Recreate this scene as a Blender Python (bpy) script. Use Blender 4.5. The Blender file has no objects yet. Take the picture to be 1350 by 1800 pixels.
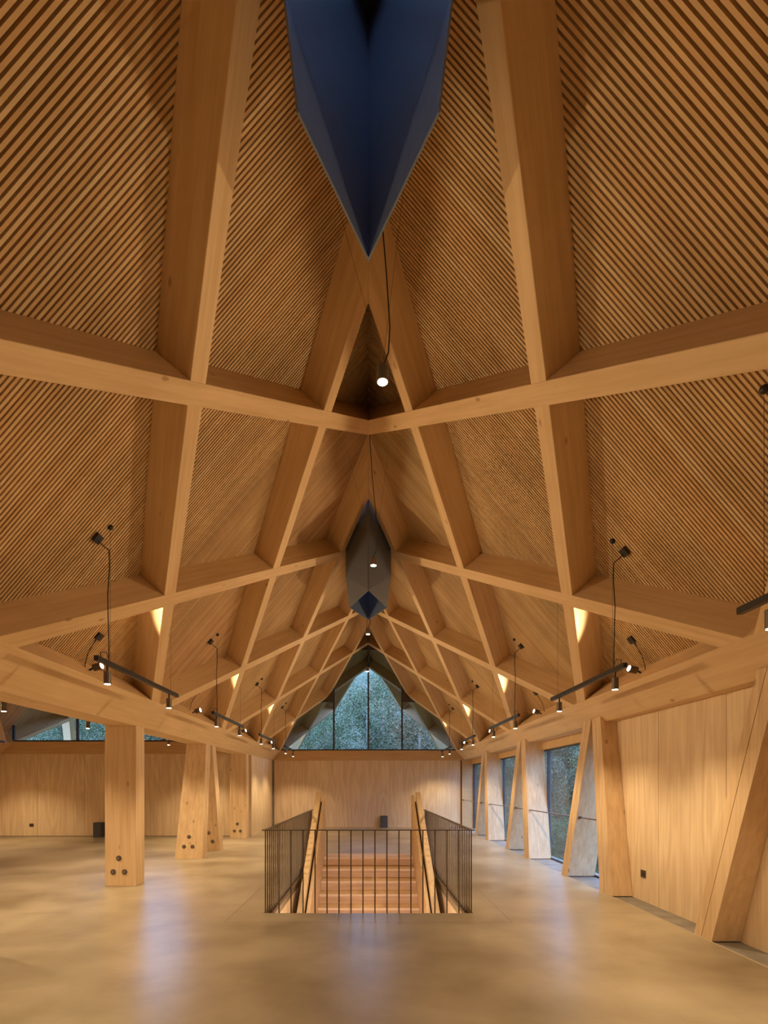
import bpy, bmesh, math, random
from mathutils import Vector, Matrix
random.seed(7)
C = bpy.context.scene.collection
SC = bpy.context.scene
# ---------------------------------------------------------------- camera, world, exposure
cam = bpy.data.cameras.new('camera'); camo = bpy.data.objects.new('camera', cam); C.objects.link(camo)
camo.location = (0, 0, 1.5); camo.rotation_euler = (math.pi/2, 0, 0)
cam.sensor_width = 36; cam.sensor_fit = 'AUTO'; cam.lens = 950/1800*36
cam.shift_x = 27.5/1800; cam.shift_y = 481/1800
cam.clip_start = .02; cam.clip_end = 300
SC.camera = camo
w = bpy.data.worlds.new('dusk'); SC.world = w; w.use_nodes = True
bg = w.node_tree.nodes['Background']
bg.inputs[0].default_value = (.33, .48, .95, 1); bg.inputs[1].default_value = 10.0
SC.view_settings.view_transform = 'Standard'; SC.view_settings.look = 'None'
SC.view_settings.gamma = 1; SC.view_settings.use_curve_mapping = False
SC.view_settings.exposure = 0.15
WARM = (1.0, .76, .45)          # colour of every lamp in the hall
E_DOWN, E_SIDE, E_PEND = 112, 235, 90

# ---------------------------------------------------------------- materials
def newmat(name):
    m = bpy.data.materials.new(name); m.use_nodes = True
    nt = m.node_tree; b = nt.nodes['Principled BSDF']
    return m, nt, b, nt.nodes.new, nt.links.new
def plain(name, col, rough=.5, metal=0, spec=.5):
    m, nt, b, N, L = newmat(name)
    b.inputs['Base Color'].default_value = (*col, 1); b.inputs['Roughness'].default_value = rough
    b.inputs['Metallic'].default_value = metal; b.inputs['Specular IOR Level'].default_value = spec
    nz = N('ShaderNodeTexNoise'); nz.inputs['Scale'].default_value = 9
    mp = N('ShaderNodeMapRange'); mp.inputs[3].default_value = rough*.8; mp.inputs[4].default_value = min(1, rough*1.2)
    tc = N('ShaderNodeTexCoord'); L(tc.outputs['Object'], nz.inputs['Vector'])
    L(nz.outputs[0], mp.inputs[0]); L(mp.outputs[0], b.inputs['Roughness'])
    return m
def ramp(N, stops):
    r = N('ShaderNodeValToRGB'); e = r.color_ramp.elements
    e[0].position, e[0].color = stops[0][0], (*stops[0][1], 1)
    e[1].position, e[1].color = stops[-1][0], (*stops[-1][1], 1)
    for p, c in stops[1:-1]:
        k = e.new(p); k.color = (*c, 1)
    return r
def wood(name, light, dark, axis=0, rough=.55, knots=True, lam=0.0, streak=1.0):
    """grain runs along the object's local axis"""
    m, nt, b, N, L = newmat(name)
    tc = N('ShaderNodeTexCoord'); oi = N('ShaderNodeObjectInfo')
    add = N('ShaderNodeVectorMath'); add.operation = 'ADD'
    sc = N('ShaderNodeVectorMath'); sc.operation = 'SCALE'; sc.inputs[0].default_value = (17, 31, 23)
    L(oi.outputs['Random'], sc.inputs['Scale']); L(tc.outputs['Object'], add.inputs[0]); L(sc.outputs[0], add.inputs[1])
    mp = N('ShaderNodeMapping'); s = [14*streak, 14*streak, 14*streak]; s[axis] = .7; mp.inputs['Scale'].default_value = s
    L(add.outputs[0], mp.inputs['Vector'])
    n1 = N('ShaderNodeTexNoise'); n1.inputs['Scale'].default_value = 1.3; n1.inputs['Detail'].default_value = 6; n1.inputs['Roughness'].default_value = .6
    L(mp.outputs[0], n1.inputs['Vector'])
    n2 = N('ShaderNodeTexNoise'); n2.inputs['Scale'].default_value = 1.1; n2.inputs['Detail'].default_value = 3
    L(add.outputs[0], n2.inputs['Vector'])
    mx = N('ShaderNodeMath'); mx.operation = 'MULTIPLY_ADD'; mx.inputs[1].default_value = .35
    L(n2.outputs[0], mx.inputs[0]); 
    m2 = N('ShaderNodeMath'); m2.operation = 'MULTIPLY'; m2.inputs[1].default_value = .75
    L(n1.outputs[0], m2.inputs[0]); L(m2.outputs[0], mx.inputs[2])
    r = ramp(N, [(.36, dark), (.68, light)]); L(mx.outputs[0], r.inputs[0])
    col = r.outputs[0]
    if knots:
        vm = N('ShaderNodeMapping'); s = [4.2, 4.2, 4.2]; s[axis] = 1.9; vm.inputs['Scale'].default_value = s
        L(add.outputs[0], vm.inputs['Vector'])
        v = N('ShaderNodeTexVoronoi'); v.inputs['Scale'].default_value = 1.0; L(vm.outputs[0], v.inputs['Vector'])
        kr = ramp(N, [(.045, (1, 1, 1)), (.10, (0, 0, 0))]); L(v.outputs['Distance'], kr.inputs[0])
        km = N('ShaderNodeMix'); km.data_type = 'RGBA'
        km.inputs['B'].default_value = (dark[0]*.45, dark[1]*.33, dark[2]*.25, 1)
        k2 = N('ShaderNodeMath'); k2.operation = 'MULTIPLY'; k2.inputs[1].default_value = .65
        L(kr.outputs[0], k2.inputs[0]); L(k2.outputs[0], km.inputs['Factor']); L(col, km.inputs['A']); col = km.outputs['Result']
    L(col, b.inputs['Base Color']); b.inputs['Roughness'].default_value = rough
    b.inputs['Specular IOR Level'].default_value = .35
    bp = N('ShaderNodeBump'); bp.inputs['Strength'].default_value = .08; bp.inputs['Distance'].default_value = .01
    L(n1.outputs[0], bp.inputs['Height']); L(bp.outputs[0], b.inputs['Normal'])
    return m
def ply(name, light, dark, rough=.5):
    """rotary cut plywood: vertical cathedral figure, in world position"""
    m, nt, b, N, L = newmat(name)
    g = N('ShaderNodeNewGeometry')
    mp = N('ShaderNodeMapping'); mp.inputs['Scale'].default_value = (1, 1, .16); L(g.outputs['Position'], mp.inputs['Vector'])
    n0 = N('ShaderNodeTexNoise'); n0.inputs['Scale'].default_value = 1.6; n0.inputs['Detail'].default_value = 3; L(mp.outputs[0], n0.inputs['Vector'])
    ml = N('ShaderNodeMath'); ml.operation = 'MULTIPLY'; ml.inputs[1].default_value = 60; L(n0.outputs[0], ml.inputs[0])
    sn = N('ShaderNodeMath'); sn.operation = 'SINE'; L(ml.outputs[0], sn.inputs[0])
    mp2 = N('ShaderNodeMapping'); mp2.inputs['Scale'].default_value = (22, 22, .8); L(g.outputs['Position'], mp2.inputs['Vector'])
    n1 = N('ShaderNodeTexNoise'); n1.inputs['Scale'].default_value = 1; n1.inputs['Detail'].default_value = 4; L(mp2.outputs[0], n1.inputs['Vector'])
    a = N('ShaderNodeMath'); a.operation = 'MULTIPLY_ADD'; a.inputs[1].default_value = .13; L(sn.outputs[0], a.inputs[0]); L(n1.outputs[0], a.inputs[2])
    r = ramp(N, [(.25, dark), (.75, light)]); L(a.outputs[0], r.inputs[0])
    L(r.outputs[0], b.inputs['Base Color']); b.inputs['Roughness'].default_value = rough
    b.inputs['Specular IOR Level'].default_value = .35
    return m
M = {}
M['beam'] = wood('beam_timber', (.72, .50, .28), (.58, .37, .18))
M['post'] = wood('post_timber', (.76, .55, .33), (.58, .38, .20), axis=2)
M['tread'] = wood('shaded_stair_timber', (.62, .38, .18), (.46, .26, .11), knots=False)  # darker copy for the risers, their shade put into the colour
M['guard'] = wood('guard_timber', (.80, .59, .33), (.68, .46, .24), axis=1)
M['panel'] = ply('panel_plywood', (.82, .64, .42), (.68, .49, .30))
M['trim'] = wood('trim_timber', (.66, .43, .21), (.55, .33, .15), knots=False)
M['steel'] = plain('dark_steel', (.15, .115, .09), .45, .5)
M['black'] = plain('black_metal', (.03, .027, .025), .4, .3)
M['frame'] = plain('window_frame_metal', (.06, .055, .055), .45, .4)
M['pod'] = plain('skylight_steel', (.13, .15, .19), .34, .25)
M['backing'] = plain('dark_felt', (.035, .018, .008), .95, 0, .1)
M['infill'] = plain('dark_infill', (.06, .045, .035), .6)
M['box'] = plain('charcoal_paint', (.06, .06, .065), .55)
M['roofing'] = plain('roof_metal', (.12, .12, .12), .6)
def slatmat():
    m, nt, b, N, L = newmat('slat_timber')
    at = N('ShaderNodeAttribute'); at.attribute_name = 'tone'; oi = N('ShaderNodeObjectInfo')
    s = N('ShaderNodeMath'); s.operation = 'ADD'; L(at.outputs['Fac'], s.inputs[0]); L(oi.outputs['Random'], s.inputs[1])
    f = N('ShaderNodeMath'); f.operation = 'FRACT'; L(s.outputs[0], f.inputs[0])
    r = ramp(N, [(0, (.55, .34, .16)), (.5, (.64, .44, .23)), (.8, (.60, .37, .18)), (1, (.68, .50, .29))]); L(f.outputs[0], r.inputs[0])
    g = N('ShaderNodeNewGeometry'); nz = N('ShaderNodeTexNoise'); nz.inputs['Scale'].default_value = 1.7
    L(g.outputs['Position'], nz.inputs['Vector'])
    mr = N('ShaderNodeMapRange'); mr.inputs[1].default_value = .3; mr.inputs[2].default_value = .7; mr.inputs[3].default_value = .85; mr.inputs[4].default_value = 1.08
    L(nz.outputs[0], mr.inputs[0])
    mm = N('ShaderNodeVectorMath'); mm.operation = 'SCALE'; L(r.outputs[0], mm.inputs[0]); L(mr.outputs[0], mm.inputs['Scale'])
    L(mm.outputs[0], b.inputs['Base Color']); b.inputs['Roughness'].default_value = .7; b.inputs['Specular IOR Level'].default_value = .2
    return m
M['slat'] = slatmat()
def concrete():
    m, nt, b, N, L = newmat('polished_concrete')
    g = N('ShaderNodeNewGeometry')
    n = N('ShaderNodeTexNoise'); n.inputs['Scale'].default_value = .8; n.inputs['Detail'].default_value = 8; n.inputs['Roughness'].default_value = .55; n.inputs['Distortion'].default_value = .15
    L(g.outputs['Position'], n.inputs['Vector'])
    r = ramp(N, [(.3, (.20, .15, .09)), (.7, (.42, .345, .24))]); L(n.outputs[0], r.inputs[0])
    # saw cuts: a border round the stair opening and one line across
    sx = N('ShaderNodeSeparateXYZ'); L(g.outputs['Position'], sx.inputs[0])
    def op(o, a_, b_=None, c=None):
        k = N('ShaderNodeMath'); k.operation = o
        for i, v in enumerate((a_, b_, c)):
            if v is None: continue
            if isinstance(v, (int, float)): k.inputs[i].default_value = v
            else: L(v, k.inputs[i])
        return k.outputs[0]
    ax = op('ABSOLUTE', sx.outputs[0]); hy = op('ABSOLUTE', op('SUBTRACT', sx.outputs[1], 9.15))
    d = op('ABSOLUTE', op('MAXIMUM', op('SUBTRACT', ax, 1.58), op('SUBTRACT', hy, 3.22)))
    l1 = op('LESS_THAN', d, .006)
    l2 = op('MULTIPLY', op('LESS_THAN', op('ABSOLUTE', op('SUBTRACT', sx.outputs[1], 6.36)), .004), op('GREATER_THAN', ax, 1.58))
    ln = op('MAXIMUM', l1, l2)
    mx = N('ShaderNodeMix'); mx.data_type = 'RGBA'; mx.inputs['B'].default_value = (.14, .10, .07, 1)
    L(op('MULTIPLY', ln, .7), mx.inputs['Factor']); L(r.outputs[0], mx.inputs['A']); L(mx.outputs['Result'], b.inputs['Base Color'])
    n2 = N('ShaderNodeTexNoise'); n2.inputs['Scale'].default_value = 1.6; n2.inputs['Detail'].default_value = 5
    L(g.outputs['Position'], n2.inputs['Vector'])
    mr = N('ShaderNodeMapRange'); mr.inputs[1].default_value = 0; mr.inputs[2].default_value = 1; mr.inputs[3].default_value = .278; mr.inputs[4].default_value = .32; b.inputs['Specular IOR Level'].default_value = .38
    L(n2.outputs[0], mr.inputs[0]); L(mr.outputs[0], b.inputs['Roughness'])
    return m
M['floor'] = concrete()
def rawconc():
    m, nt, b, N, L = newmat('raw_concrete')
    g = N('ShaderNodeNewGeometry'); n = N('ShaderNodeTexNoise'); n.inputs['Scale'].default_value = 4; n.inputs['Detail'].default_value = 6
    L(g.outputs['Position'], n.inputs['Vector'])
    r = ramp(N, [(.3, (.16, .13, .10)), (.7, (.25, .22, .18))]); L(n.outputs[0], r.inputs[0]); L(r.outputs[0], b.inputs['Base Color'])
    b.inputs['Roughness'].default_value = .7
    return m
M['raw'] = rawconc()
def glass():
    m = bpy.data.materials.new('clear_glass'); m.use_nodes = True; nt = m.node_tree
    nt.nodes.clear(); N = nt.nodes.new; L = nt.links.new
    o = N('ShaderNodeOutputMaterial'); t = N('ShaderNodeBsdfTransparent'); t.inputs[0].default_value = (.88, .95, .93, 1)
    g = N('ShaderNodeBsdfGlossy'); g.inputs['Roughness'].default_value = .02
    f = N('ShaderNodeFresnel'); f.inputs[0].default_value = 1.5
    x = N('ShaderNodeMixShader'); ge = N('ShaderNodeNewGeometry'); mu = N('ShaderNodeMath'); mu.operation = 'MULTIPLY'; iv = N('ShaderNodeMath'); iv.operation = 'SUBTRACT'; iv.inputs[0].default_value = 1
    L(ge.outputs['Backfacing'], iv.inputs[1]); L(iv.outputs[0], mu.inputs[0]); L(f.outputs[0], mu.inputs[1])
    L(mu.outputs[0], x.inputs[0]); L(t.outputs[0], x.inputs[1]); L(g.outputs[0], x.inputs[2]); L(x.outputs[0], o.inputs[0])
    return m
M['glass'] = glass()
def emis(name, col, s):
    m, nt, b, N, L = newmat(name)
    b.inputs['Emission Color'].default_value = (*col, 1); b.inputs['Emission Strength'].default_value = s
    b.inputs['Base Color'].default_value = (.8, .8, .8, 1)
    return m
M['glow'] = emis('lamp_glow', (1, .84, .6), 25)
def leafmat(name, c1, c2):
    m, nt, b, N, L = newmat(name)
    at = N('ShaderNodeAttribute'); at.attribute_name = 'tone'
    r = ramp(N, [(0, c1), (1, c2)]); L(at.outputs['Fac'], r.inputs[0]); L(r.outputs[0], b.inputs['Base Color']); b.inputs['Roughness'].default_value = .6
    return m
M['leafa'] = leafmat('gum_leaf', (.05, .085, .03), (.19, .235, .11))
M['leafb'] = leafmat('dark_leaf', (.03, .05, .018), (.12, .165, .07))
M['leafc'] = leafmat('rust_leaf', (.05, .06, .025), (.25, .17, .075))
M['bark'] = wood('tree_bark', (.32, .27, .22), (.15, .12, .09), axis=2, rough=.9)
M['earth'] = plain('forest_ground', (.05, .06, .03), .95)

# ---------------------------------------------------------------- helpers
def tag(o, label=None, cat=None, group=None, kind=None):
    for k, v in (('label', label), ('category', cat), ('group', group), ('kind', kind)):
        if v: o[k] = v
    return o
def link(name, bm, mat, parent=None, loc=None, smooth=False, kind=None):
    me = bpy.data.meshes.new(name); bmesh.ops.recalc_face_normals(bm, faces=bm.faces[:]); bm.to_mesh(me); bm.free()
    if smooth:
        for p in me.polygons: p.use_smooth = True
    me.materials.append(mat)
    o = bpy.data.objects.new(name, me); C.objects.link(o)
    if parent: o.parent = parent
    if loc: o.location = loc
    if kind: o['kind'] = kind
    return o
def empty(name, loc=(0, 0, 0), **k):
    o = bpy.data.objects.new(name, None); C.objects.link(o); o.location = loc; o.empty_display_size = .1
    return tag(o, **k)
def hexa(bm, pts):
    """8 points: lower quad then upper quad"""
    v = [bm.verts.new(p) for p in pts]
    for f in ((0, 1, 2, 3), (7, 6, 5, 4), (0, 4, 5, 1), (1, 5, 6, 2), (2, 6, 7, 3), (3, 7, 4, 0)):
        bm.faces.new([v[i] for i in f])
    return v
def box(bm, x0, x1, y0, y1, z0, z1):
    return hexa(bm, [(x0, y0, z0), (x1, y0, z0), (x1, y1, z0), (x0, y1, z0), (x0, y0, z1), (x1, y0, z1), (x1, y1, z1), (x0, y1, z1)])
def boxo(name, mat, x0, x1, y0, y1, z0, z1, parent=None, bevel=0, kind=None):
    """box object with its origin at its own base centre (parents stand at the world origin unless given)"""
    cx, cy = (x0+x1)/2, (y0+y1)/2
    bm = bmesh.new(); box(bm, x0-cx, x1-cx, y0-cy, y1-cy, 0, z1-z0)
    if bevel: bmesh.ops.bevel(bm, geom=bm.edges[:], offset=bevel, segments=1, affect='EDGES')
    p = parent.location if parent else Vector((0, 0, 0))
    return link(name, bm, mat, parent, (cx-p.x, cy-p.y, z0-p.z), kind=kind)
def cyl(bm, p0, p1, r, seg=12, r1=None):
    p0, p1 = Vector(p0), Vector(p1); d = p1-p0; L_ = d.length
    if r1 is None: r1 = r
    q = d.to_track_quat('Z', 'Y').to_matrix().to_4x4(); mt = Matrix.Translation((p0+p1)/2) @ q
    bmesh.ops.create_cone(bm, cap_ends=True, segments=seg, radius1=r, radius2=r1, depth=L_, matrix=mt)
def tube(bm, pts, r, seg=6):
    for a, b in zip(pts, pts[1:]): cyl(bm, a, b, r, seg)
def prism_y(bm, poly, y0, y1):
    """extrude an (x,z) polygon along y"""
    a = [bm.verts.new((x, y0, z)) for x, z in poly]; b = [bm.verts.new((x, y1, z)) for x, z in poly]
    bm.faces.new(a); bm.faces.new(b[::-1]); n = len(poly)
    for i in range(n): bm.faces.new((a[i], b[i], b[(i+1) % n], a[(i+1) % n]))
def cut(bm, co, no):
    """drop what lies on the +no side and close the hole"""
    g = bmesh.ops.bisect_plane(bm, geom=bm.verts[:]+bm.edges[:]+bm.faces[:], plane_co=co, plane_no=no, clear_outer=True, dist=1e-5)
    e = [x for x in g['geom_cut'] if isinstance(x, bmesh.types.BMEdge)]
    if e: bmesh.ops.holes_fill(bm, edges=e, sides=0)
ORD = ['nearest the camera', 'second from the camera', 'third from the camera', 'fourth from the camera', 'fifth from the camera',
       'sixth from the camera', 'seventh from the camera', 'eighth from the camera', 'ninth from the camera']

ORDS = [o.replace(' from the camera', '').replace(' the camera', '') for o in ORD]
# ---------------------------------------------------------------- lattice geometry (metres)
TH = math.atan(1.16); CT, ST = math.cos(TH), math.sin(TH)
ZR = 6.42; DN = .366; BW = .186
A0, B0, SP = 1.591, 3.666, 3.7646
HALL2 = -7.36                                   # ridge line of the second hall
YB = -4.5                                       # back wall
def RP(cx, sg, s, y, n):                        # slope distance, depth, normal offset -> world
    return Vector((cx+sg*(s*CT+n*ST), y, ZR-s*ST+n*CT))
SE0 = 4.851                                     # inner edge of the eave beam along the slope
def ymax(s, k=0):
    if s < .78: y = 22.49-s/.75
    elif s < 2.19: y = 20.41+s/.75
    else: y = 26.25-s/.75
    return y-k*SP

# ---------------------------------------------------------------- structure
WALLX_R, YFAR, XL2 = 3.59, 19.5, -11.0
VX0, VX1, VY0, VY1 = -1.235, 1.235, 6.36, 11.93
bm = bmesh.new()
for b_ in ((XL2-.2, 3.30, YB-.2, VY0), (XL2-.2, VX0, VY0, VY1), (VX1, 3.30, VY0, VY1), (XL2-.2, 3.30, VY1, 19.7)):
    box(bm, *b_, -.28, 0)
floor = tag(link('floor', bm, M['floor']), kind='structure', label='warm polished concrete floor with a stair opening')
bm = bmesh.new(); box(bm, 3.30, 3.95, YB-.2, 19.7, -.28, -.012)
tag(link('trim_1', bm, M['raw']), kind='structure', label='rough concrete plinth strip along the right wall')
bm = bmesh.new(); box(bm, 3.288, 3.302, YB, 19.5, -.02, .002)
tag(link('trim_2', bm, plain('edge_steel', (.45, .36, .25), .4)), kind='structure', label='pale edge line between floor and plinth strip')
# right wall of plywood panels (near bays)
wr = empty('wall_right', (WALLX_R, 0, 0), kind='structure', label='right wall of pale plywood panels')
ys = [YB, -3.2, -1.97, -.74, .49, 1.72, 2.95, 4.18, 5.42, 6.69, 7.68]
for y0, y1 in zip(ys, ys[1:]): boxo('plywood_panel', M['panel'], WALLX_R, WALLX_R+.05, y0+.003, y1-.003, -.01, 2.43, wr)
boxo('panel_backing', M['infill'], WALLX_R+.051, WALLX_R+.2, YB, 7.68, -.01, 2.43, wr)
# window wall on the right: header, frames, glass
wn = empty('window_1', (3.77, 7.68, 0), kind='structure', label='tall windows behind the splayed posts of the right side')
boxo('header', M['trim'], 3.70, 3.95, 7.68, YFAR, 2.26, 2.43, wn)
boxo('window_frame', M['frame'], 3.755, 3.80, 7.68, YFAR, 2.235, 2.26, wn)
boxo('window_frame', M['frame'], 3.755, 3.80, 7.68, YFAR, -.012, .02, wn)
mull = [7.70] + [8.27+SP*k-.75 for k in (1, 2)] + [19.28]
for y in mull: boxo('mullion', M['frame'], 3.755, 3.82, y, y+.06, .02, 2.235, wn)
for a, b_ in zip(mull, mull[1:]): boxo('pane', M['glass'], 3.775, 3.787, a+.06, b_, .02, 2.235, wn)
boxo('jamb', M['trim'], 3.36, 3.755, 19.35, YFAR-.04, -.012, 2.43, wn)
# far wall main hall
wf = empty('wall_far', (0, YFAR, 0), kind='structure', label='plywood wall at the far end under the gable window')
boxo('plywood_panel', M['panel'], -3.40, 3.33, YFAR, YFAR+.05, 0, 2.41, wf)
boxo('panel_backing', M['infill'], -3.66, 3.95, YFAR+.051, YFAR+.2, 0, 2.74, wf)
bm = bmesh.new()
pp = [(7.683, 0), (7.70, 0), (8.10, 2.43), (7.683, 2.43)]
a = [bm.verts.new((0, y-7.68, z)) for y, z in pp]; b_ = [bm.verts.new((.05, y-7.68, z)) for y, z in pp]
bm.faces.new(a); bm.faces.new(b_[::-1])
for i in range(4): bm.faces.new((a[i], b_[i], b_[(i+1) % 4], a[(i+1) % 4]))
link('plywood_panel', bm, M['panel'], wr, (0, 7.68, 0))
boxo('corner_post', M['raw'], -3.46, -3.41, YFAR-.06, YFAR+.05, 0, 2.41, wf)
boxo('top_beam', M['trim'], -3.45, 3.45, YFAR-.03, YFAR+.05, 2.413, 2.765, wf)
# return wall between the two halls
wm = empty('wall_middle', (-3.46, 17.8, 0), kind='structure', label='short pale timber return wall left of the far wall')
boxo('plywood_panel', M['panel'], -3.55, -3.46, 16.0, YFAR-.06, 0, 2.40, wm)
boxo('panel_backing', M['infill'], -3.9, -3.551, 16.06, YFAR, 0, 2.40, wm)
# end wall of the second hall
w2 = empty('wall_end', (-7.3, 16.0, 0), kind='structure', label='plywood end wall of the left hall')
xs = [XL2, -9.79, -8.4, -6.7, -5.0, -3.9]
for x0, x1 in zip(xs, xs[1:]): boxo('plywood_panel', M['panel'], x0+.003, x1-.003, 16.0, 16.05, 0, 2.44, w2)
boxo('panel_backing', M['infill'], XL2, -3.6, 16.051, 16.2, 0, 2.78, w2)
boxo('top_beam', M['trim'], XL2, -3.9, 15.96, 16.05, 2.443, 2.80, w2)
boxo('base_shadow_gap', M['infill'], XL2, -3.9, 15.99, 16.0, 0, .012, w2)
wl = empty('wall_left', (XL2, 6, 0), kind='structure', label='timber side wall of the left hall')
ys = [YB+2.05*i for i in range(11)]
for y0, y1 in zip(ys, ys[1:]): boxo('plywood_panel', M['panel'], XL2-.05, XL2, y0+.003, y1-.003, 0, 2.45, wl)
wb = empty('wall_back', (-3.6, YB, 0), kind='structure', label='timber wall behind the camera')
xs = [XL2+.1+1.47*i for i in range(11)]
for x0, x1 in zip(xs, xs[1:]): boxo('plywood_panel', M['panel'], x0+.003, x1-.003, YB-.05, YB, 0, 2.45, wb)
bm = bmesh.new()
for cx in (0, HALL2): prism_y(bm, [(cx-3.7, 2.45), (cx+3.7, 2.45), (cx, 7.0)], YB-.05, YB)
link('gable_panel', bm, M['trim'], wb, (3.6, -YB, 0))

# ---------------------------------------------------------------- ceiling: dark backing plus timber slats running down the slope
PODS = [(A0+B0)/2, (A0+B0)/2+2*SP]; PX, PY = .43, .85
PIT, SW, SD = .039, .0225, .026
SMAX = 5.27
SOUT = {(0, 1): 5.55, (0, -1): 5.27, (HALL2, 1): 5.27, (HALL2, -1): 5.55}
def slat_bm(bm, cx, sg, y, s0, s1, tone=None, lay=None):
    n0 = -(-DN)
    p = []
    for n in (DN, DN+SD):
        for s, yy in ((s0, y-SW/2), (s1, y-SW/2), (s1, y+SW/2), (s0, y+SW/2)):
            v = RP(cx, sg, s, yy, n)
            if s0 <= 0 and s == s0: v = Vector((cx, yy, ZR+n/CT))
            p.append(v)
    vs = hexa(bm, p)
    if lay is not None:
        for v in vs: v[lay] = tone
def slat_range(y, k):
    """(s0,s1) of the slat at depth y for the zigzag end, shifted k bays"""
    yy = y+k*SP; out = []
    if yy < 19.5: return [(0, SMAX)]
    lo, hi = 0, min(SMAX, (26.25-yy)*.75)
    if yy > 21.45:
        lo = (yy-20.41)*.75
        if yy < 22.49: out.append((0, (22.49-yy)*.75))
    if hi > lo+.03: out.append((lo, hi))
    return out
for cx, hall, k in ((0, 'main hall', 0), (HALL2, 'left hall', 1)):
    for sg in (-1, 1):
        side = 'right' if sg > 0 else 'left'
        bmb = bmesh.new(); ts = .06
        def bk(y0, y1, s0, s1):
            p = []
            for n in (DN+SD+.012, DN+SD+ts):
                for s, y in ((s0, y0), (s1, y0), (s1, y1), (s0, y1)):
                    v = RP(cx, sg, s, y, n)
                    if s <= 0: v = Vector((cx, y, ZR+n/CT))
                    p.append(v)
            hexa(bmb, p)
        edges = [YB-.05]
        pods = PODS if cx == 0 else []
        for pc in pods: edges += [pc-PY, pc+PY]
        s_in = .62*PX/CT
        yend = 19.55-k*SP
        edges.append(yend)
        for i, (a, b_) in enumerate(zip(edges, edges[1:])):
            bk(a, b_, 0 if i % 2 == 0 else PX/CT-DN*ST/CT, SOUT[cx, sg])
        nst = 60
        for i in range(nst):                         # zigzag overhang outside
            y = yend+i*.118
            for (s0, s1) in slat_range(y+.06, k): bk(y, y+.118, s0, min(s1, 5.27))
        ce = link('ceiling', bmb, M['backing'])
        tag(ce, kind='structure', label='slatted timber ceiling, %s slope of the %s' % (side, hall))
        # slats
        shared = {}
        bms = bmesh.new(); lay = bms.verts.layers.float.new('tone')
        cnt = 0; y = .35 if cx == 0 else YB
        yl = []
        yy = YB+.03
        while yy < 23.6-k*SP: yl.append(yy); yy += PIT
        for y in yl:
            rg = slat_range(y, k)
            for pc in pods:
                t = 1-abs(y-pc)/PY
                if t > 0: rg = [(PX*t/CT-DN*ST/CT, SMAX)] if PX*t/CT > DN*ST/CT else rg
            if cx == 0 and y > .9 and cnt < 300:
                key = round(rg[0][0], 3)
                if key not in shared:
                    b2 = bmesh.new(); slat_bm(b2, cx, sg, 0, *rg[0])
                    o = link('slat', b2, M['slat'], ce, (0, y, 0)); shared[key] = o.data
                else:
                    o = bpy.data.objects.new('slat', shared[key]); C.objects.link(o); o.parent = ce; o.location = (0, y, 0)
                cnt += 1
            else:
                tn = random.random()
                for r_ in rg: slat_bm(bms, cx, sg, y, *r_, tn, lay)
        o = link('slats', bms, M['slat'], ce); o['kind'] = 'stuff'
        # outer roofing above
# weather roof so that no sky leaks in above the ceilings
bm = bmesh.new()
for cx, k in ((0, 0), (HALL2, 1)):
    for sg in (-1, 1):
        s1 = SOUT[cx, sg]-.18 if SOUT[cx, sg] < 5.4 else 5.7
        segs = [(YB-.3, 19.6-k*SP, 0)]
        if cx == 0:
            segs = [(YB-.3, PODS[0]-PY-.03, 0), (PODS[0]-PY-.03, PODS[0]+PY+.03, .75), (PODS[0]+PY+.03, PODS[1]-PY-.03, 0),
                    (PODS[1]-PY-.03, PODS[1]+PY+.03, .75), (PODS[1]+PY+.03, 19.6, 0)]
        for a, b_, s0 in segs:
            p = []
            for n in (.56, .60):
                for s, y in ((s0, a), (s1, a), (s1, b_), (s0, b_)):
                    v = RP(cx, sg, s, y, n)
                    if s <= 0: v = Vector((cx, y, ZR+n/CT))
                    p.append(v)
            hexa(bm, p)
prism_y(bm, [(0, 6.5), (.3, 6.2), (.3, 6.68), (0, 7.06), (-.3, 6.68), (-.3, 6.2)], 22.5, 22.56)  # added end cap that blocks the bright sky gap at the ridge
tag(link('roof', bm, M['roofing']), kind='structure', label='metal roof above the ceilings')

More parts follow.
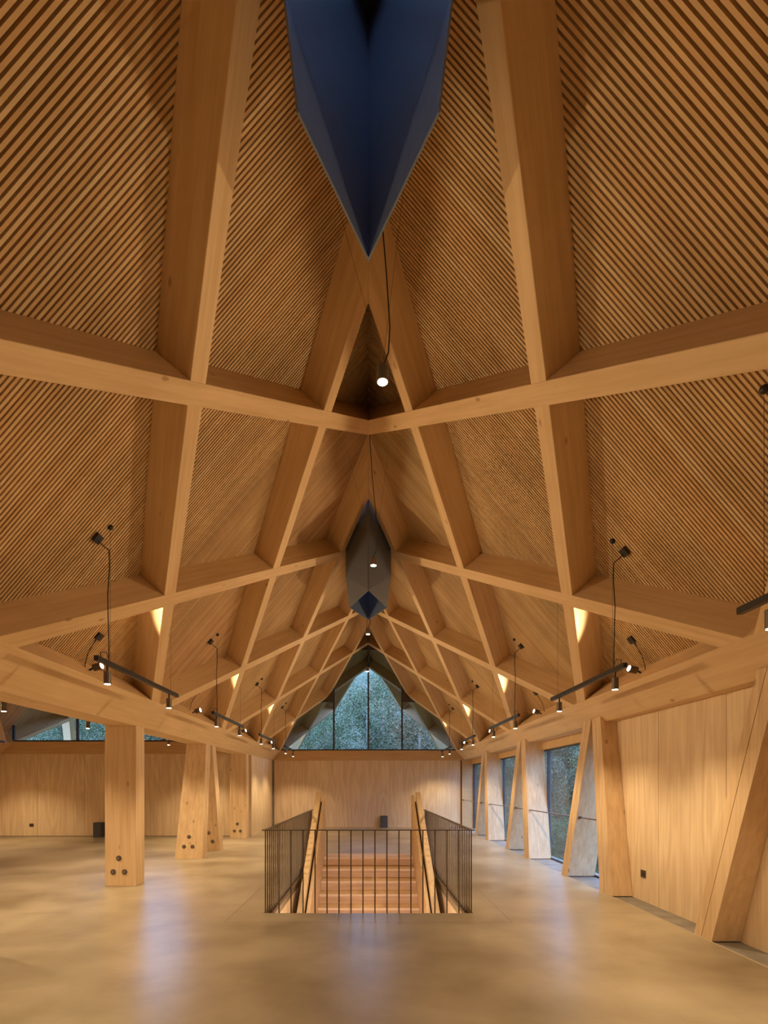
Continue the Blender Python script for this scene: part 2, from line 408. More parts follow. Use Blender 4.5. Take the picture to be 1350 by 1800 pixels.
# ---------------------------------------------------------------- roof beams
def lattice_beam(cx, sg, y_ridge, dr, s0, s1, label, k, dz=0):
    """dr=+1 runs away from the camera as it falls, -1 towards it"""
    d2 = (.6, .8*dr)                                 # in-plane direction (s, y)
    L0, L1 = (s0-.5)/.6, (s1+.5)/.6
    ux = (RP(cx, sg, d2[0], d2[1], 0)-RP(cx, sg, 0, 0, 0)).normalized()
    un = (RP(cx, sg, 0, 0, 1)-RP(cx, sg, 0, 0, 0)).normalized()
    uy = un.cross(ux).normalized()
    org = RP(cx, sg, s0, y_ridge+dr*s0/.75, 0)
    mw = Matrix(((ux.x, uy.x, un.x, org.x), (ux.y, uy.y, un.y, org.y), (ux.z, uy.z, un.z, org.z), (0, 0, 0, 1)))
    bm = bmesh.new(); box(bm, -.9, (s1-s0)/.6+.9, -BW/2, BW/2, dz, DN+.005)
    inv = mw.inverted(); r3 = inv.to_3x3()
    def c(co, no): cut(bm, inv @ Vector(co), r3 @ Vector(no))
    if s0 <= 0: c((cx+.0015*sg, 0, 0), (-sg, 0, 0))
    else:
        a = RP(cx, sg, s0, 0, 0); c(a, RP(cx, sg, -1, 0, 0)-RP(cx, sg, 0, 0, 0))
    a = RP(cx, sg, s1, 0, 0); c(a, RP(cx, sg, 1, 0, 0)-RP(cx, sg, 0, 0, 0))
    c((0, YB+.01, 0), (0, -1, 0))
    bmesh.ops.bevel(bm, geom=[e for e in bm.edges if e.calc_length() > .6], offset=.004, segments=1, affect='EDGES')
    o = link('roof_beam', bm, M['beam']); o.matrix_world = mw
    return tag(o, label, 'beam', 'diagonal roof beams of the %s' % ('main hall' if cx == 0 else 'left hall'))
for cx, k in ((0, 0), (HALL2, 1)):
    for sg in (-1, 1):
        side = 'right' if sg > 0 else 'left'; hl = 'main hall' if cx == 0 else 'left hall'
        n = 0
        for j in range(-1, 7-k):
            y = B0+j*SP
            if j == 6-k: s0, s1 = 2.19, SE0+.01
            else: s0, s1 = 0, SE0+.01
            lattice_beam(cx, sg, y, -1, s0, s1, 'roof beam, %s slope, %s, dropping towards the camera, %s' % (side, hl, ORDS[n]), k); n += 1
        n = 0
        for i in range(-3, 6-k):
            y = A0+i*SP
            if i == 5-k: s0, s1 = .80, 2.17
            else: s0, s1 = 0, SE0+.01
            if y+s1/.75 < YB+.3: continue
            lattice_beam(cx, sg, y, 1, s0, s1, 'roof beam, %s slope, %s, dropping away from the camera, %s' % (side, hl, ORDS[n]), k, .0025); n += 1
# eave and valley beams
bm = bmesh.new()
prism_y(bm, [(3.167, 2.745), (3.444, 2.984), (3.95, 2.984), (3.95, 2.431), (3.44, 2.431)], YB, 19.46)
bmesh.ops.bevel(bm, geom=[e for e in bm.edges if e.calc_length() > 5], offset=.005, segments=1, affect='EDGES')
MBY = wood('eave_timber', (.74, .52, .30), (.62, .42, .22), axis=1)
tag(link('eave_beam', bm, MBY), 'long sloped timber eave beam carried by the splayed posts on the right', 'beam')
bm = bmesh.new()
vc = -3.68
half = [(.513, 2.745), (.209, 2.394)]
poly = [(vc+x, z) for x, z in half]+[(vc-x, z) for x, z in half[::-1]]+[(vc-.236, 2.984), (vc+.236, 2.984)]
prism_y(bm, poly, YB, 19.44)
vb = tag(link('valley_beam', bm, MBY), 'wide timber valley beam between the two halls, resting on the left columns', 'beam')
bm = bmesh.new(); prism_y(bm, [(vc+.350, 2.5585), (vc+.346, 2.5535), (vc+.335, 2.556), (vc+.340, 2.562)], YB, 19.4); link('joint', bm, M['infill'], vb)
bm = bmesh.new()
prism_y(bm, [(XL2+.45, 2.745), (XL2+.17, 2.984), (XL2-.2, 2.984), (XL2-.2, 2.45), (XL2+.17, 2.45)], YB, 15.95)
tag(link('eave_beam', bm, MBY), 'timber eave beam along the outer wall of the left hall', 'beam')

# ---------------------------------------------------------------- posts
def leg(parent, sg, xi0, xo0, xi1, xo1, y0, y1, Y0, Y1, z1, name='leg'):
    """foot x from xi0 to xo0, y0..y1; head xi1..xo1, Y0..Y1; two laminated planks with an open joint"""
    ym, Ym = y0+(y1-y0)*.58, Y0+(Y1-Y0)*.58
    bm = bmesh.new(); g = .0045
    for (a, b_, A, B) in ((y0, ym-g, Y0, Ym-g), (ym+g, y1, Ym+g, Y1)):
        hexa(bm, [(xi0, a, 0), (xo0, a, 0), (xo0, b_, 0), (xi0, b_, 0), (xi1, A, z1), (xo1, A, z1), (xo1, B, z1), (xi1, B, z1)])
    hexa(bm, [(xi0+sg*.035, ym-g, 0), (xo0-sg*.035, ym-g, 0), (xo0-sg*.035, ym+g, 0), (xi0+sg*.035, ym+g, 0),
              (xi1+sg*.035, Ym-g, z1), (xo1-sg*.035, Ym-g, z1), (xo1-sg*.035, Ym+g, z1), (xi1+sg*.035, Ym+g, z1)])
    l = parent.location
    bmesh.ops.translate(bm, verts=bm.verts[:], vec=(-l.x, -l.y, 0))
    return link(name, bm, M['post'], parent)
def bolts(parent, xs_zs, y, tilt=0):
    for x, z in xs_zs:
        bm = bmesh.new(); cyl(bm, (0, 0, 0), (0, -.006, 0), .040, 20)
        o = link('bolt_plate', bm, M['steel'], parent, (x-parent.location.x, y-parent.location.y+tilt*z-.001, z))
        bm = bmesh.new(); cyl(bm, (0, -.006, 0), (0, -.02, 0), .018, 6); link('bolt', bm, plain('bolt_zinc', (.35, .30, .24), .35, .8), o)
for k in range(-2, 3):
    yn = 8.27+SP*k; xn = 3.585 if k <= 0 else 3.755; xf = 3.585 if k < 0 else 3.755
    where = {-2: 'behind the camera', -1: 'pair at the picture edge', 0: 'pair where the plywood meets the windows',
             1: 'middle pair between tall windows', 2: 'farthest pair before the far wall'}[k]
    t = empty('splayed_post', (3.5, yn, 0), label='splayed timber posts on the right, '+where, cat='post', group='splayed posts on the right')
    leg(t, 1, 3.305, xn, 3.36, xn, yn-.93, yn-.55, yn-.44, yn-.14, 2.50)
    leg(t, 1, 3.305, xf, 3.36, xf, yn+.70, yn+.98, yn-.12, yn+.17, 2.50)
xr = -3.465
for k, yn, nm in ((-2, .75, 'behind the camera'), (0, 8.27, 'nearest in view'), (2, 15.55, 'by the corner of the return wall')):
    t = empty('timber_column', (-3.69, yn, 0), label='straight timber column with three round bolts, '+nm, cat='column', group='straight left columns')
    d = -.07
    l = t.location
    bm = bmesh.new(); box(bm, -.235, .23, -.15+d, .15+d, 0, 2.40)
    bmesh.ops.bevel(bm, geom=bm.edges[:], offset=.004, segments=1, affect='EDGES')
    link('shaft', bm, M['post'], t)
    bolts(t, [(-3.716, .42), (-3.80, .215), (-3.63, .215)], yn-.15+d)
for yn, nm in ((12.03, 'standing beyond the nearest straight column'), (4.51, 'left of the camera outside the picture')):
    t = empty('splayed_column', (-3.69, yn, 0), label='splayed pair of bolted timber columns, '+nm, cat='column', group='splayed left columns')
    leg(t, -1, -3.42, -3.98, -3.47, -3.88, yn-.93, yn-.6, yn-.47, yn-.15, 2.40)
    fy = .42 if yn > 9 else .06
    leg(t, -1, -3.42, -3.95, -3.47, -3.88, yn+fy, yn+fy+.30, yn-.02, yn+.25, 2.40)
    bolts(t, [(-3.71, .44), (-3.80, .24), (-3.625, .24)], yn-.93, .46/2.40)
    bolts(t, [(-3.66, .42), (-3.74, .22), (-3.58, .22)], yn+.42, -.44/2.40)
# handrails in front of the tall windows
seg = []
for k, nm in ((0, 'nearest'), (1, 'middle'), (2, 'farthest')):
    yn = 8.27+SP*k
    seg.append((yn-.40, yn+.38, 'short steel rail between the legs of the %s splayed posts at the windows' % nm))
    seg.append((yn+.64, yn+SP-.72 if k < 2 else 19.35, 'steel rail across the %s tall window' % nm))
for a, b_, lb in seg:
    t = empty('window_rail', (3.385, (a+b_)/2, .99), label=lb, cat='rail', group='window rails')
    bm = bmesh.new(); box(bm, -.02, .02, (a-b_)/2, (b_-a)/2, -.008, .008); link('bar', bm, M['steel'], t)
    bm = bmesh.new(); box(bm, -.03, .03, (a-b_)/2, (a-b_)/2+.012, -.02, .02); link('bracket', bm, M['steel'], t)
    bm = bmesh.new(); box(bm, -.03, .03, (b_-a)/2-.012, (b_-a)/2, -.02, .02); link('bracket', bm, M['steel'], t)

# ---------------------------------------------------------------- gable windows
def gable(name, cx, y, xe, sill, mulls, label):
    t = empty(name, (cx, y, sill), kind='structure', label=label)
    zc = lambda x: ZR+DN/CT-1.16*abs(x)+.0           # underside of ceiling at |x|
    zz = lambda x: zc(x)-sill
    boxo('window_frame', M['frame'], cx-xe, cx+xe, y-.02, y+.05, sill, sill+.045, t)
    for mx in mulls:
        h = min(zz(mx), zz(mx)) - .05
        boxo('mullion', M['frame'], cx+mx-.03, cx+mx+.03, y-.02, y+.05, sill+.045, sill+h, t)
    # glass panes between mullions
    ms = sorted(mulls); ed = [-xe]+ms+[xe]
    for a, b_ in zip(ed, ed[1:]):
        a2, b2 = a+.03, b_-.03
        pts = [(a2, .045), (b2, .045), (b2, max(.06, zz(b2)-.02)), (a2, max(.06, zz(a2)-.02))]
        if a2 < 0 < b2: pts.insert(3, (0, zz(0)))
        bm = bmesh.new(); prism_y(bm, pts, .012, .02); link('pane', bm, M['glass'], t)
    # dark infill panels and transoms
    bm = bmesh.new(); h = 6.40-sill; x6 = (ZR+DN/CT-6.40)/1.16
    prism_y(bm, [(-x6, h), (x6, h), (0, zz(0))], -.012, .035); link('infill_panel', bm, M['infill'], t)
    for s in (-1, 1):
        h = 4.52-sill; x0 = 1.22; x1 = (ZR+DN/CT-4.52)/1.16
        pl = [(s*x0, h), (s*x1, h), (s*x0, zz(x0))]
        bm = bmesh.new(); prism_y(bm, pl, -.012, .035); link('infill_panel', bm, M['infill'], t)
        h = 3.3-sill; x0 = 2.45; x1 = (ZR+DN/CT-3.3)/1.16
    return t
gable('window_2', 0, YFAR, 3.45, 2.765, [-1.245, 0, 1.215], 'tall dark-framed gable window above the far wall')
gable('window_3', HALL2, 16.0, 3.35, 2.80, [-3.14, -1.25, 0, 1.3], 'dark-framed gable window above the end wall of the left hall')

# ---------------------------------------------------------------- skylight pods
def pod(yc, near_high, label):
    t = empty('skylight_shaft', (0, yc, 6.4), label=label, cat='skylight')
    zt = 7.16-6.4; zb = 4.87-6.4; zs = 5.47-6.4
    th = .012
    def face(name, pts, mat=M['pod']):
        bm = bmesh.new(); f = bm.faces.new([bm.verts.new(p) for p in pts])
        bm.normal_update(); n = f.normal.copy()
        c = sum((Vector(p) for p in pts), Vector())/len(pts)
        if n.dot(Vector((c.x, c.y, 0))) < 0: n = -n
        r = bmesh.ops.extrude_face_region(bm, geom=[f]); vs = [v for v in r['geom'] if isinstance(v, bmesh.types.BMVert)]
        bmesh.ops.translate(bm, verts=vs, vec=n*-th)
        return link(name, bm, mat, t)
    sy = .08
    for s in (-1, 1):
        face('far_panel', [(s*.0005, PY, zt), (s*.0005, PY, zb), (s*PX, sy, zs), (s*PX, sy, zt)])
        face('chamfer_panel', [(s*.0005, PY, zb), (s*.36, sy, zb), (s*PX, sy, zs)])
        if near_high: face('near_panel', [(s*.0005, -PY, zt), (s*.0005, -PY, zs+.06), (s*PX, sy, zs), (s*PX, sy, zt)])
        else:
            face('near_panel', [(s*.0005, -PY, zt), (s*.0005, -PY, zb), (s*PX, sy, zs), (s*PX, sy, zt)])
            face('chamfer_panel', [(s*.0005, -PY, zb), (s*.36, sy, zb), (s*PX, sy, zs)])
    bm = bmesh.new()
    o4 = [(0, PY), (PX, sy), (0, -PY), (-PX, sy)]; c4 = [(1.05, PY+.05), (1.05, -PY-.05), (-1.05, -PY-.05), (-1.05, PY+.05)]
    for tri in ((o4[0], c4[0], o4[1]), (o4[1], c4[0], c4[1]), (o4[1], c4[1], o4[2]), (o4[2], c4[1], c4[2]), (o4[2], c4[2], o4[3]), (o4[3], c4[2], c4[3]), (o4[3], c4[3], o4[0])):
        a = [bm.verts.new((*p, zt-.06)) for p in tri]; b_ = [bm.verts.new((*p, zt-.05)) for p in tri]
        bm.faces.new(a); bm.faces.new(b_[::-1])
        for i in range(3): bm.faces.new((a[i], b_[i], b_[(i+1) % 3], a[(i+1) % 3]))
    link('sky_block_plates', bm, M['roofing'], t)  # added cover plates that keep sky light out round the shaft
    # frame ring and glazing at the top
    bm = bmesh.new(); zf = 6.36-6.4
    o4 = [(0, PY-.03), (PX-.02, sy), (0, -PY+.03), (-PX+.02, sy)]; i4 = [(0, PY-.15), (PX-.065, sy), (0, -PY+.15), (-PX+.065, sy)]
    for i in range(4):
        j = (i+1) % 4
        hexa(bm, [(*o4[i], zf), (*o4[j], zf), (*i4[j], zf), (*i4[i], zf), (*o4[i], zf+.10), (*o4[j], zf+.10), (*i4[j], zf+.10), (*i4[i], zf+.10)])
    link('glazing_frame', bm, M['black'], t)
    bm = bmesh.new(); v = [(0, PY-.02), (PX-.015, sy), (0, -PY+.02), (-PX+.015, sy)]
    hexa(bm, [(*p, zt-.03) for p in v]+[(*p, zt-.02) for p in v]); link('pane', bm, M['glass'], t)
    return t
pod(PODS[0], True, 'large blue-lit folded steel skylight shaft hanging from the ridge at the top of the picture')
pod(PODS[1], False, 'folded steel skylight shaft with a blue rhombic mouth, the farther one at the ridge')

# ---------------------------------------------------------------- lights
def spot(parent, loc, aim, energy, angle=110, blend=.6, r=.03):
    l = bpy.data.lights.new('lamp_light', 'SPOT'); l.energy = energy; l.color = WARM; l.spot_size = math.radians(angle); l.spot_blend = blend; l.shadow_soft_size = r
    o = bpy.data.objects.new('lamp_light', l); C.objects.link(o); o.parent = parent
    o.location = loc; o.rotation_euler = Vector(aim).to_track_quat('-Z', 'Y').to_euler()
    return o
def head(parent, p0, d, r=.034, ln=.12, energy=0, angle=110, blend=.7):
    """cylindrical lamp head from p0 along d (local to parent)"""
    p0, d = Vector(p0), Vector(d).normalized()
    bm = bmesh.new(); cyl(bm, (0, 0, 0), d*ln, r, 20)
    h = link('lamp_head', bm, M['steel'], parent, p0, smooth=False)
    bm = bmesh.new(); cyl(bm, d*(ln+.0005), d*(ln+.003), r*.82, 18); link('lens', bm, M['glow'], h)
    if energy: spot(h, d*(ln+.03), d, energy, angle, blend)
    return h
def track(cx, sg, k, hl, side):
    xb = cx+sg*2.53; dy = SP*k+(.3 if sg > 0 else 0)
    y0, y1 = 5.02+dy, 7.15+dy; ln, lf = 5.24+dy, 6.86+dy
    names = {-3: 'well behind the camera', -2: 'behind the camera', -1: 'above the camera', 0: 'nearest the camera', 1: 'second from the camera', 2: 'third from the camera', 3: 'farthest from the camera'}
    t = empty('track_light', (xb, (y0+y1)/2, 2.67), label='black two-spot track, %s, %s, %s' % (side, hl, names[k]), cat='lamp', group='suspended tracks')
    ym = (y0+y1)/2
    bm = bmesh.new(); box(bm, -.02, .02, y0-ym, y1-ym, -.005, .042); link('rail', bm, M['black'], t)
    zc = 6.42-((2.53-DN*ST)/CT)*ST+DN*CT-2.67
    for yl in (ln, lf):
        bm = bmesh.new(); cyl(bm, (0, yl-ym, 0), (0, yl-ym, -.065), .010, 8); link('stem', bm, M['black'], t)
        head(t, (0, yl-ym, -.065), (0, 0, -1), energy=E_DOWN*(1 if cx == 0 else 1.35), angle=118)
        bm = bmesh.new(); cyl(bm, (0, yl-ym+.06, .03), (0, yl-ym+.06, zc), .0018, 5); link('hanging_wire', bm, M['steel'], t)
        bm = bmesh.new(); bmesh.ops.create_uvsphere(bm, u_segments=12, v_segments=8, radius=.028, matrix=Matrix.Translation((0, yl-ym+.06, zc-.012))); link('ceiling_anchor', bm, M['black'], t, smooth=True)
    # feed cable and box on the slats
    bx = sg*.16*-1 if False else sg*.02
    yb = ln-ym+.03
    px = .11; zb = zc-px*1.16*0
    c0 = Vector((sg*px, yb-.02, zc-px*1.16-.02))
    pts = [c0, c0+Vector((-sg*.045, .03, -.05)), Vector((sg*.012, yb+.03, c0.z-.09)), Vector((0, yb+.01, c0.z-.28)), Vector((sg*.012, yb, c0.z*.55)), Vector((0, yb, .2)), Vector((0, yb, .03))]
    bm = bmesh.new(); tube(bm, pts, .0055, 6); link('feed_cable', bm, M['black'], t)
    bm = bmesh.new(); box(bm, -.045, .045, -.05, .05, -.03, 0); o = link('feed_box', bm, M['black'], t, c0+Vector((0, 0, .01)))
    o.rotation_euler = (0, sg*TH, 0)
    # loop of spare cable over the rail
    bm = bmesh.new(); tube(bm, [(0, yb, .06), (0, yb-.05, .12), (sg*.02, yb-.12, .10), (0, yb-.16, .035)], .004, 5); link('cable_loop', bm, M['black'], t)
def eave_spot(cx, sg, k, hl, side):
    y = 6.42+SP*k+(.15 if sg > 0 else 0); x = cx+sg*3.26; z = 2.90
    names = {-2: 'behind the camera', -1: 'beside the camera', 0: 'nearest in view', 1: 'second in view', 2: 'third in view', 3: 'farthest'}
    t = empty('eave_spotlight', (x, y, z), label='small black spotlight on the %s eave, %s, %s' % (side, hl, names[k]), cat='lamp', group='eave spotlights')
    head(t, (0, 0, .0), (-sg, -.10 if k < 3 else -.35, .24), r=.042, ln=.10, energy={-2: 0, -1: E_SIDE*.55}.get(k, E_SIDE), angle=92, blend=.7)
    bm = bmesh.new(); cyl(bm, (sg*.005, 0, 0), (sg*.08, -.01, -.05), .012, 8); box(bm, sg*.06-.02, sg*.06+.02, -.03, .02, -.09, -.045); link('bracket', bm, M['black'], t)
    bm = bmesh.new(); tube(bm, [(sg*.07, 0, -.05), (sg*.10, .0, -.02), (sg*.10, -.01, .04), (sg*.06, -.02, .17), (sg*0, -.02, .27), (-sg*.05, -.02, .36)], .005, 6); link('feed_cable', bm, M['black'], t)
    bm = bmesh.new(); box(bm, -.045, .045, -.05, .05, -.03, 0); s_ = ((3.26-.0-DN*ST)/CT)
    zc = ZR-s_*ST+DN*CT
    o = link('feed_box', bm, M['black'], t, (-sg*.06, -.02, zc-z+.07*1.16-.005)); o.rotation_euler = (0, sg*TH, 0)
for k in range(-2, 4):
    for sg, side in ((-1, 'left side'), (1, 'right side')):
        track(0, sg, k, 'main hall', side); eave_spot(0, sg, k, 'main hall', side.split()[0])
for k in range(-2, 3):
    for sg, side in ((-1, 'outer side'), (1, 'inner side')):
        track(HALL2, sg, k, 'left hall', side)
        if k < 2: eave_spot(HALL2, sg, k, 'left hall', side.split()[0])
for i, (y, x, nm) in enumerate(((4.5, .118, 'brightest and nearest the camera'), (8.25, .078, 'hanging below the farther skylight shaft'), (12.0, -.01, 'third along the ridge'), (15.9, -.03, 'farthest, in front of the gable window'), (.74, .1, 'straight above the camera'), (-3., .1, 'behind the camera'))):
    t = empty('pendant_spotlight', (x, y, 4.86), label='small pendant spotlight hanging from the ridge, '+nm, cat='lamp', group='ridge pendants')
    head(t, (0, 0, .12), (0, 0, -1), r=.05, ln=.12, energy=E_PEND if y > 0 else 0, angle=100)
    top = ZR+.45-4.86
    bm = bmesh.new()
    for s in (-1, 1): cyl(bm, (0, 0, .12), (s*.30-x, .1, top-.28), .0016, 5)
    link('hanging_wire', bm, M['steel'], t)
    bm = bmesh.new(); tube(bm, [(0, 0, .12), (.05, .0, .25), (.06, -.02, .45), (.03, -.1, .8), (-.02, -.25, 1.2), (-x, -.45, top)], .006, 6); link('feed_cable', bm, M['black'], t)

# ---------------------------------------------------------------- stair
ST0 = 11.33; RI, GO = .190, .338; SX = .94
st = empty('staircase', (0, ST0, 0), label='timber staircase dropping through the floor opening towards the camera', cat='stairs')
for i in range(14):
    z = -i*RI; y = ST0-i*GO
    bm = bmesh.new(); box(bm, -SX, SX, y-ST0, y-ST0+GO+(.26 if i == 0 else .02), z-.045, z-.0); bmesh.ops.bevel(bm, geom=bm.edges[:], offset=.004, segments=1, affect='EDGES')
    link('tread', bm, wood('lit_tread_timber', (.78, .56, .33), (.66, .44, .24), knots=False) if i == 0 else bpy.data.materials['lit_tread_timber'], st)  # treads paler than risers: light from above put into the colour
    bm = bmesh.new(); box(bm, -SX, SX, y-ST0+.012, y-ST0+.04, z-RI, z-.045); link('riser', bm, M['tread'], st)
# solid double timber guards following the stair
for s in (-1, 1):
    side = 'left' if s < 0 else 'right'
    t = empty('stair_guard', (s*1.03, 11.8, 0), label='solid double timber guard wall on the %s side of the stair' % side, cat='guard', group='stair guards')
    sl = .575
    for nm, xa, xb, ztop, y1 in (('outer_board', 1.03, 1.135, 1.36, 11.80), ('inner_board', .943, 1.0, 1.30, 11.88)):
        y0 = 6.45
        pr = [(y1, ztop), (y1, -.9), (y0+1.0, -2.69), (y0, -2.69), (y0, ztop-(y1-y0)*sl)]
        bm = bmesh.new()
        a = [bm.verts.new((s*xa-s*1.03, y-11.8, z)) for y, z in pr]; b_ = [bm.verts.new((s*xb-s*1.03, y-11.8, z)) for y, z in pr]
        bm.faces.new(a); bm.faces.new(b_[::-1])
        for i in range(5): bm.faces.new((a[i], b_[i], b_[(i+1) % 5], a[(i+1) % 5]))
        bmesh.ops.bevel(bm, geom=bm.edges[:], offset=.004, segments=1, affect='EDGES')
        link(nm, bm, M['guard'], t)
    bm = bmesh.new(); y0, y1 = 6.45, 11.7     # dark packer in the joint
    hexa(bm, [(s*(1.003-1.03), y0-11.8, -2.6), (s*-.002, y0-11.8, -2.6), (s*-.002, y1-11.8, -2.6), (s*(1.003-1.03), y1-11.8, -2.6),
              (s*(1.003-1.03), y0-11.8, 1.27-(11.8-y0)*sl-.06), (s*-.002, y0-11.8, 1.27-(11.8-y0)*sl-.06), (s*-.002, y1-11.8, 1.21-.06), (s*(1.003-1.03), y1-11.8, 1.21-.06)])
    link('joint_packer', bm, M['backing'], t)
    bm = bmesh.new(); cyl(bm, (s*.135, -.6, .35-.05), (s*.135, -5.2, -2.35), .02, 10); link('handrail', bm, M['tread'], t)
# walls of the opening and the floor below
wv = empty('wall_stairwell', (0, 9, -2.7), kind='structure', label='pale timber lining of the stair opening')
boxo('lining_panel', M['panel'], VX0-.08, VX0, VY0, VY1, -2.69, -.281, wv); boxo('lining_panel', M['panel'], VX1, VX1+.08, VY0, VY1, -2.69, -.281, wv)
boxo('lining_panel', M['panel'], VX0, VX1, VY1, VY1+.08, -2.69, -.281, wv)
bm = bmesh.new(); box(bm, -4, 4, -3, 13, -2.9, -2.7); tag(link('floor', bm, M['raw']), kind='structure', label='concrete floor of the level below')
t = empty('stairwell_fill_lamp', (0, 5.9, -.30), label='unseen fill lamp added under the slab to light the stair opening', cat='lamp')
bm = bmesh.new(); cyl(bm, (0, 0, 0), (0, 0, -.03), .1, 20); link('lens', bm, M['glow'], t)
spot(t, (0, .2, -.25), (0, 1, -.25), 200, 150, .6, .1)  # added unseen lamp, aimed sideways to brighten the stair opening
# ---------------------------------------------------------------- railing
rl = empty('stair_railing', (0, VY0, 0), label='thin dark steel railing of upright bars round three sides of the stair opening', cat='railing')
ZT = .97
def bar(x, y):
    return (x, y)
pts = []
x = (490.1-647.5)/149.3; 
while x < 1.1: pts.append((x, VY0+.022)); x += 21.13/149.3
pts += [(VX0+.02, VY0+.022), (VX1-.02, VY0+.022)]
nside = int((11.72-VY0-.1)/.1415)
for i in range(1, nside+1):
    for s in (-1, 1): pts.append((s*(VX1-.02), VY0+.022+.1415*i))
bm0 = None
for x, y in pts:
    if bm0 is None:
        b2 = bmesh.new(); box(b2, -.0068, .0068, -.0068, .0068, -.14, ZT); o = link('bar', b2, M['steel'], rl); bm0 = o.data
    else:
        o = bpy.data.objects.new('bar', bm0); C.objects.link(o); o.parent = rl
    o.location = (x, y-VY0, 0)
for b_ in ((VX0-.02, VX1+.02, 0, .045), (VX0-.003, VX0+.042, .045, 11.76-VY0), (VX1-.042, VX1+.003, .045, 11.76-VY0)):
    bm = bmesh.new(); box(bm, *b_, ZT, ZT+.010); link('top_rail', bm, M['steel'], rl)
for s in (-1, 1):
    bm = bmesh.new(); box(bm, s*(VX1-.03)-.006, s*(VX1-.03)+.006, .05, 11.7-VY0, -.13, -.08); link('bottom_rail', bm, M['steel'], rl)
bm = bmesh.new(); box(bm, VX0+.03, VX1-.03, .016, .03, -.13, -.08); link('bottom_rail', bm, M['steel'], rl)

# ---------------------------------------------------------------- small things
def outlet(x, y, z, wx, wy, wz, label):
    t = empty('power_outlet', (x, y, z), label=label, cat='outlet')
    bm = bmesh.new(); box(bm, -wx/2, wx/2, -wy/2, wy/2, -wz/2, wz/2); bmesh.ops.bevel(bm, geom=bm.edges[:], offset=.002, segments=1, affect='EDGES'); link('cover', bm, M['infill'], t)
    for d in (-.026, .026):
        bm = bmesh.new()
        if wy > wx: box(bm, -wx/2-.002, -wx/2, d-.015, d+.015, -.015, .015)
        else: box(bm, d-.015, d+.015, -wy/2-.002, -wy/2, -.015, .015)
        link('socket', bm, M['black'], t)
outlet(WALLX_R-.005, 7.05, .35, .01, .12, .095, 'dark wall outlet low on the right plywood wall')
outlet(-9.97, 15.995, .33, .125, .01, .095, 'dark wall outlet low on the end wall of the left hall')
def bin_(x, y, w_, label):
    t = empty('speaker_box', (x, y, 0), label=label, cat='speaker')
    bm = bmesh.new(); box(bm, -w_/2, w_/2, -.11, .11, 0, .42); bmesh.ops.bevel(bm, geom=bm.edges[:], offset=.006, segments=2, affect='EDGES'); link('cabinet', bm, M['box'], t)
    bm = bmesh.new(); box(bm, -w_/2+.02, w_/2-.02, -.114, -.109, .02, .40); link('grille', bm, plain('grille_cloth', (.09, .095, .11), .8), t)
bin_(.56, 19.36, .25, 'dark floor-standing box against the far plywood wall')
bin_(-7.90, 15.86, .25, 'dark floor-standing box on the left, beside the nearest column')

# ---------------------------------------------------------------- outside: ground, trees
bm = bmesh.new()
g = {}
for ix in range(0, 25):
    for iy in range(0, 21):
        x = -60+ix*5; y = -20+iy*5
        d = max(0, y-25, x-9)
        g[ix, iy] = bm.verts.new((x, y, -3.2+.42*d+random.uniform(-.3, .3)))
for ix in range(24):
    for iy in range(20): bm.faces.new((g[ix, iy], g[ix+1, iy], g[ix+1, iy+1], g[ix, iy+1]))
# keep the ground clear of the rooms below
tag(link('hillside', bm, M['earth'], loc=(0, 0, 0)), kind='structure', label='dark hillside rising behind the hall')
def crown_mesh(seed, n, mat, rx=2.2, rz=3.2):
    rnd = random.Random(seed); bm = bmesh.new(); lay = bm.verts.layers.float.new('tone')
    cl = [(Vector((rnd.gauss(0, .45)*rx, rnd.gauss(0, .45)*rx, rnd.uniform(-1, 1)*rz)), rnd.uniform(.3, .8), rnd.random()) for _ in range(80)]
    for _ in range(n):
        c, r, t0 = rnd.choice(cl)
        d = Vector((rnd.gauss(0, 1), rnd.gauss(0, 1), rnd.gauss(0, 1))).normalized()*r*rnd.uniform(.55, 1)
        p = c+d; a = Vector((rnd.gauss(0, 1), rnd.gauss(0, 1), rnd.gauss(0, 1)-.5)).normalized(); b_ = a.cross(Vector((rnd.gauss(0, 1), rnd.gauss(0, 1), rnd.gauss(0, 1)))).normalized()
        l, w_ = rnd.uniform(.06, .11), rnd.uniform(.014, .026)
        vs = [bm.verts.new(q) for q in (p, p+a*l*.5+b_*w_, p+a*l, p+a*l*.5-b_*w_)]
        tn = min(1, max(0, .55*t0+.45*rnd.random())); 
        for v in vs: v[lay] = tn
        bm.faces.new(vs)
    me = bpy.data.meshes.new('foliage'); bm.to_mesh(me); bm.free(); me.materials.append(mat); return me
crowns = [crown_mesh(1, 30000, M['leafa']), crown_mesh(2, 30000, M['leafb']), crown_mesh(3, 26000, M['leafa'], 2.0, 3.6), crown_mesh(4, 20000, M['leafc'], 1.8, 2.6)]
bm = bmesh.new(); pt = [(0, 0, 0), (.1, .05, 2.5), (-.1, .1, 5), (.05, 0, 7.5)]
for i in range(3): cyl(bm, pt[i], pt[i+1], .2-.05*i, 9, .15-.05*i)
for i in range(7):
    a = i*2.4; z = 3+i*.6; cyl(bm, (0, .05, z), (math.cos(a)*1.5, math.sin(a)*1.5, z+1.1), .05, 6, .015)
tm = bpy.data.meshes.new('trunk'); bm.to_mesh(tm); bm.free(); tm.materials.append(M['bark'])
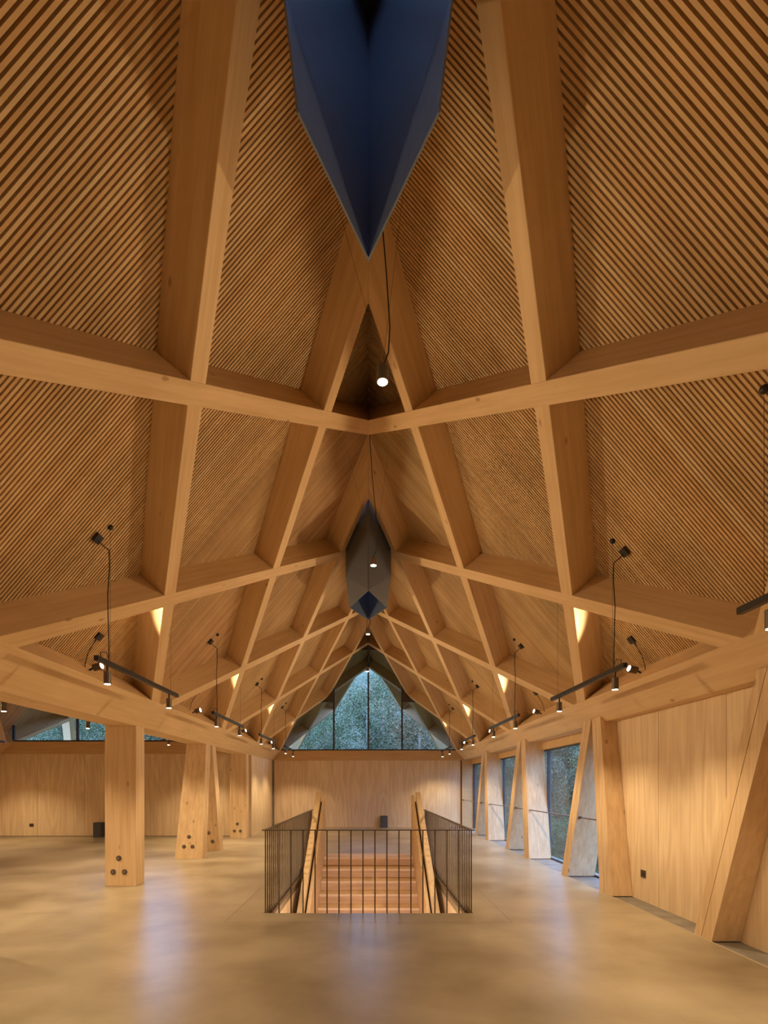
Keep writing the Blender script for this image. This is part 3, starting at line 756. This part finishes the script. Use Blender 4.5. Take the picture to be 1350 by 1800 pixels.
kinds = ['grey-green gum tree', 'dark green bushy tree', 'tall pale gum tree', 'rusty-leaved tree']
rt = random.Random(5); spots = []
NTH = ['first', 'second', 'third', 'fourth', 'fifth', 'sixth', 'seventh', 'eighth', 'ninth', 'tenth', 'eleventh', 'twelfth']
for row, (y, x0, x1, st_) in enumerate(((27.5, -16, 9, 3.1), (32, -20, 14, 3.4), (37.5, -22, 20, 3.9))):
    x = x0
    while x < x1:
        spots.append((x+rt.uniform(-.6, .6), y+rt.uniform(-1, 1), 'behind the gable windows, %s row, %s from the left' % (('front', 'middle', 'rear')[row], NTH[int((x-x0)/st_+.5)])))
        x += st_
for i in range(8):
    y = 7+i*2.9; spots.append((11.5+rt.uniform(-.7, .7), y, 'close outside the right windows, '+ORDS[i]))
for i in range(6):
    y = 9+i*3.9; spots.append((16+rt.uniform(-.7, .7), y, 'farther outside the right windows, '+ORDS[i]))
for n, (x, y, nm) in enumerate(spots):
    kd = rt.choice((0, 0, 1, 2, 2, 3))
    z = -3.2+.42*max(0, y-25, x-9)-.2
    t = empty('tree', (x, y, z), label=kinds[kd]+' '+nm, cat='tree', group='trees outside'); s = rt.uniform(.9, 1.15)
    t.rotation_euler = (0, 0, rt.uniform(0, 6.28)); t.scale = (s, s, s)
    o = bpy.data.objects.new('trunk', tm); C.objects.link(o); o.parent = t
    o = bpy.data.objects.new('foliage', crowns[kd]); C.objects.link(o); o.parent = t; o.location = (0, 0, 5.0)
    o['kind'] = 'stuff'
for i in range(9):
    y = 9+i*2.6; x = 9.6+rt.uniform(-.5, .5)
    t = empty('shrub', (x, y, -3.3), label='low dense shrub outside the right windows, '+ORDS[i], cat='shrub', group='shrubs outside')
    t.rotation_euler = (0, 0, rt.uniform(0, 6.28)); t.scale = (.8, .8, .55)
    o = bpy.data.objects.new('stem', tm); C.objects.link(o); o.parent = t; o.scale = (1, 1, .5)
    o = bpy.data.objects.new('foliage', crowns[(0, 3, 1)[i % 3]]); C.objects.link(o); o.parent = t; o.location = (0, 0, 3.6)
    o['kind'] = 'stuff'
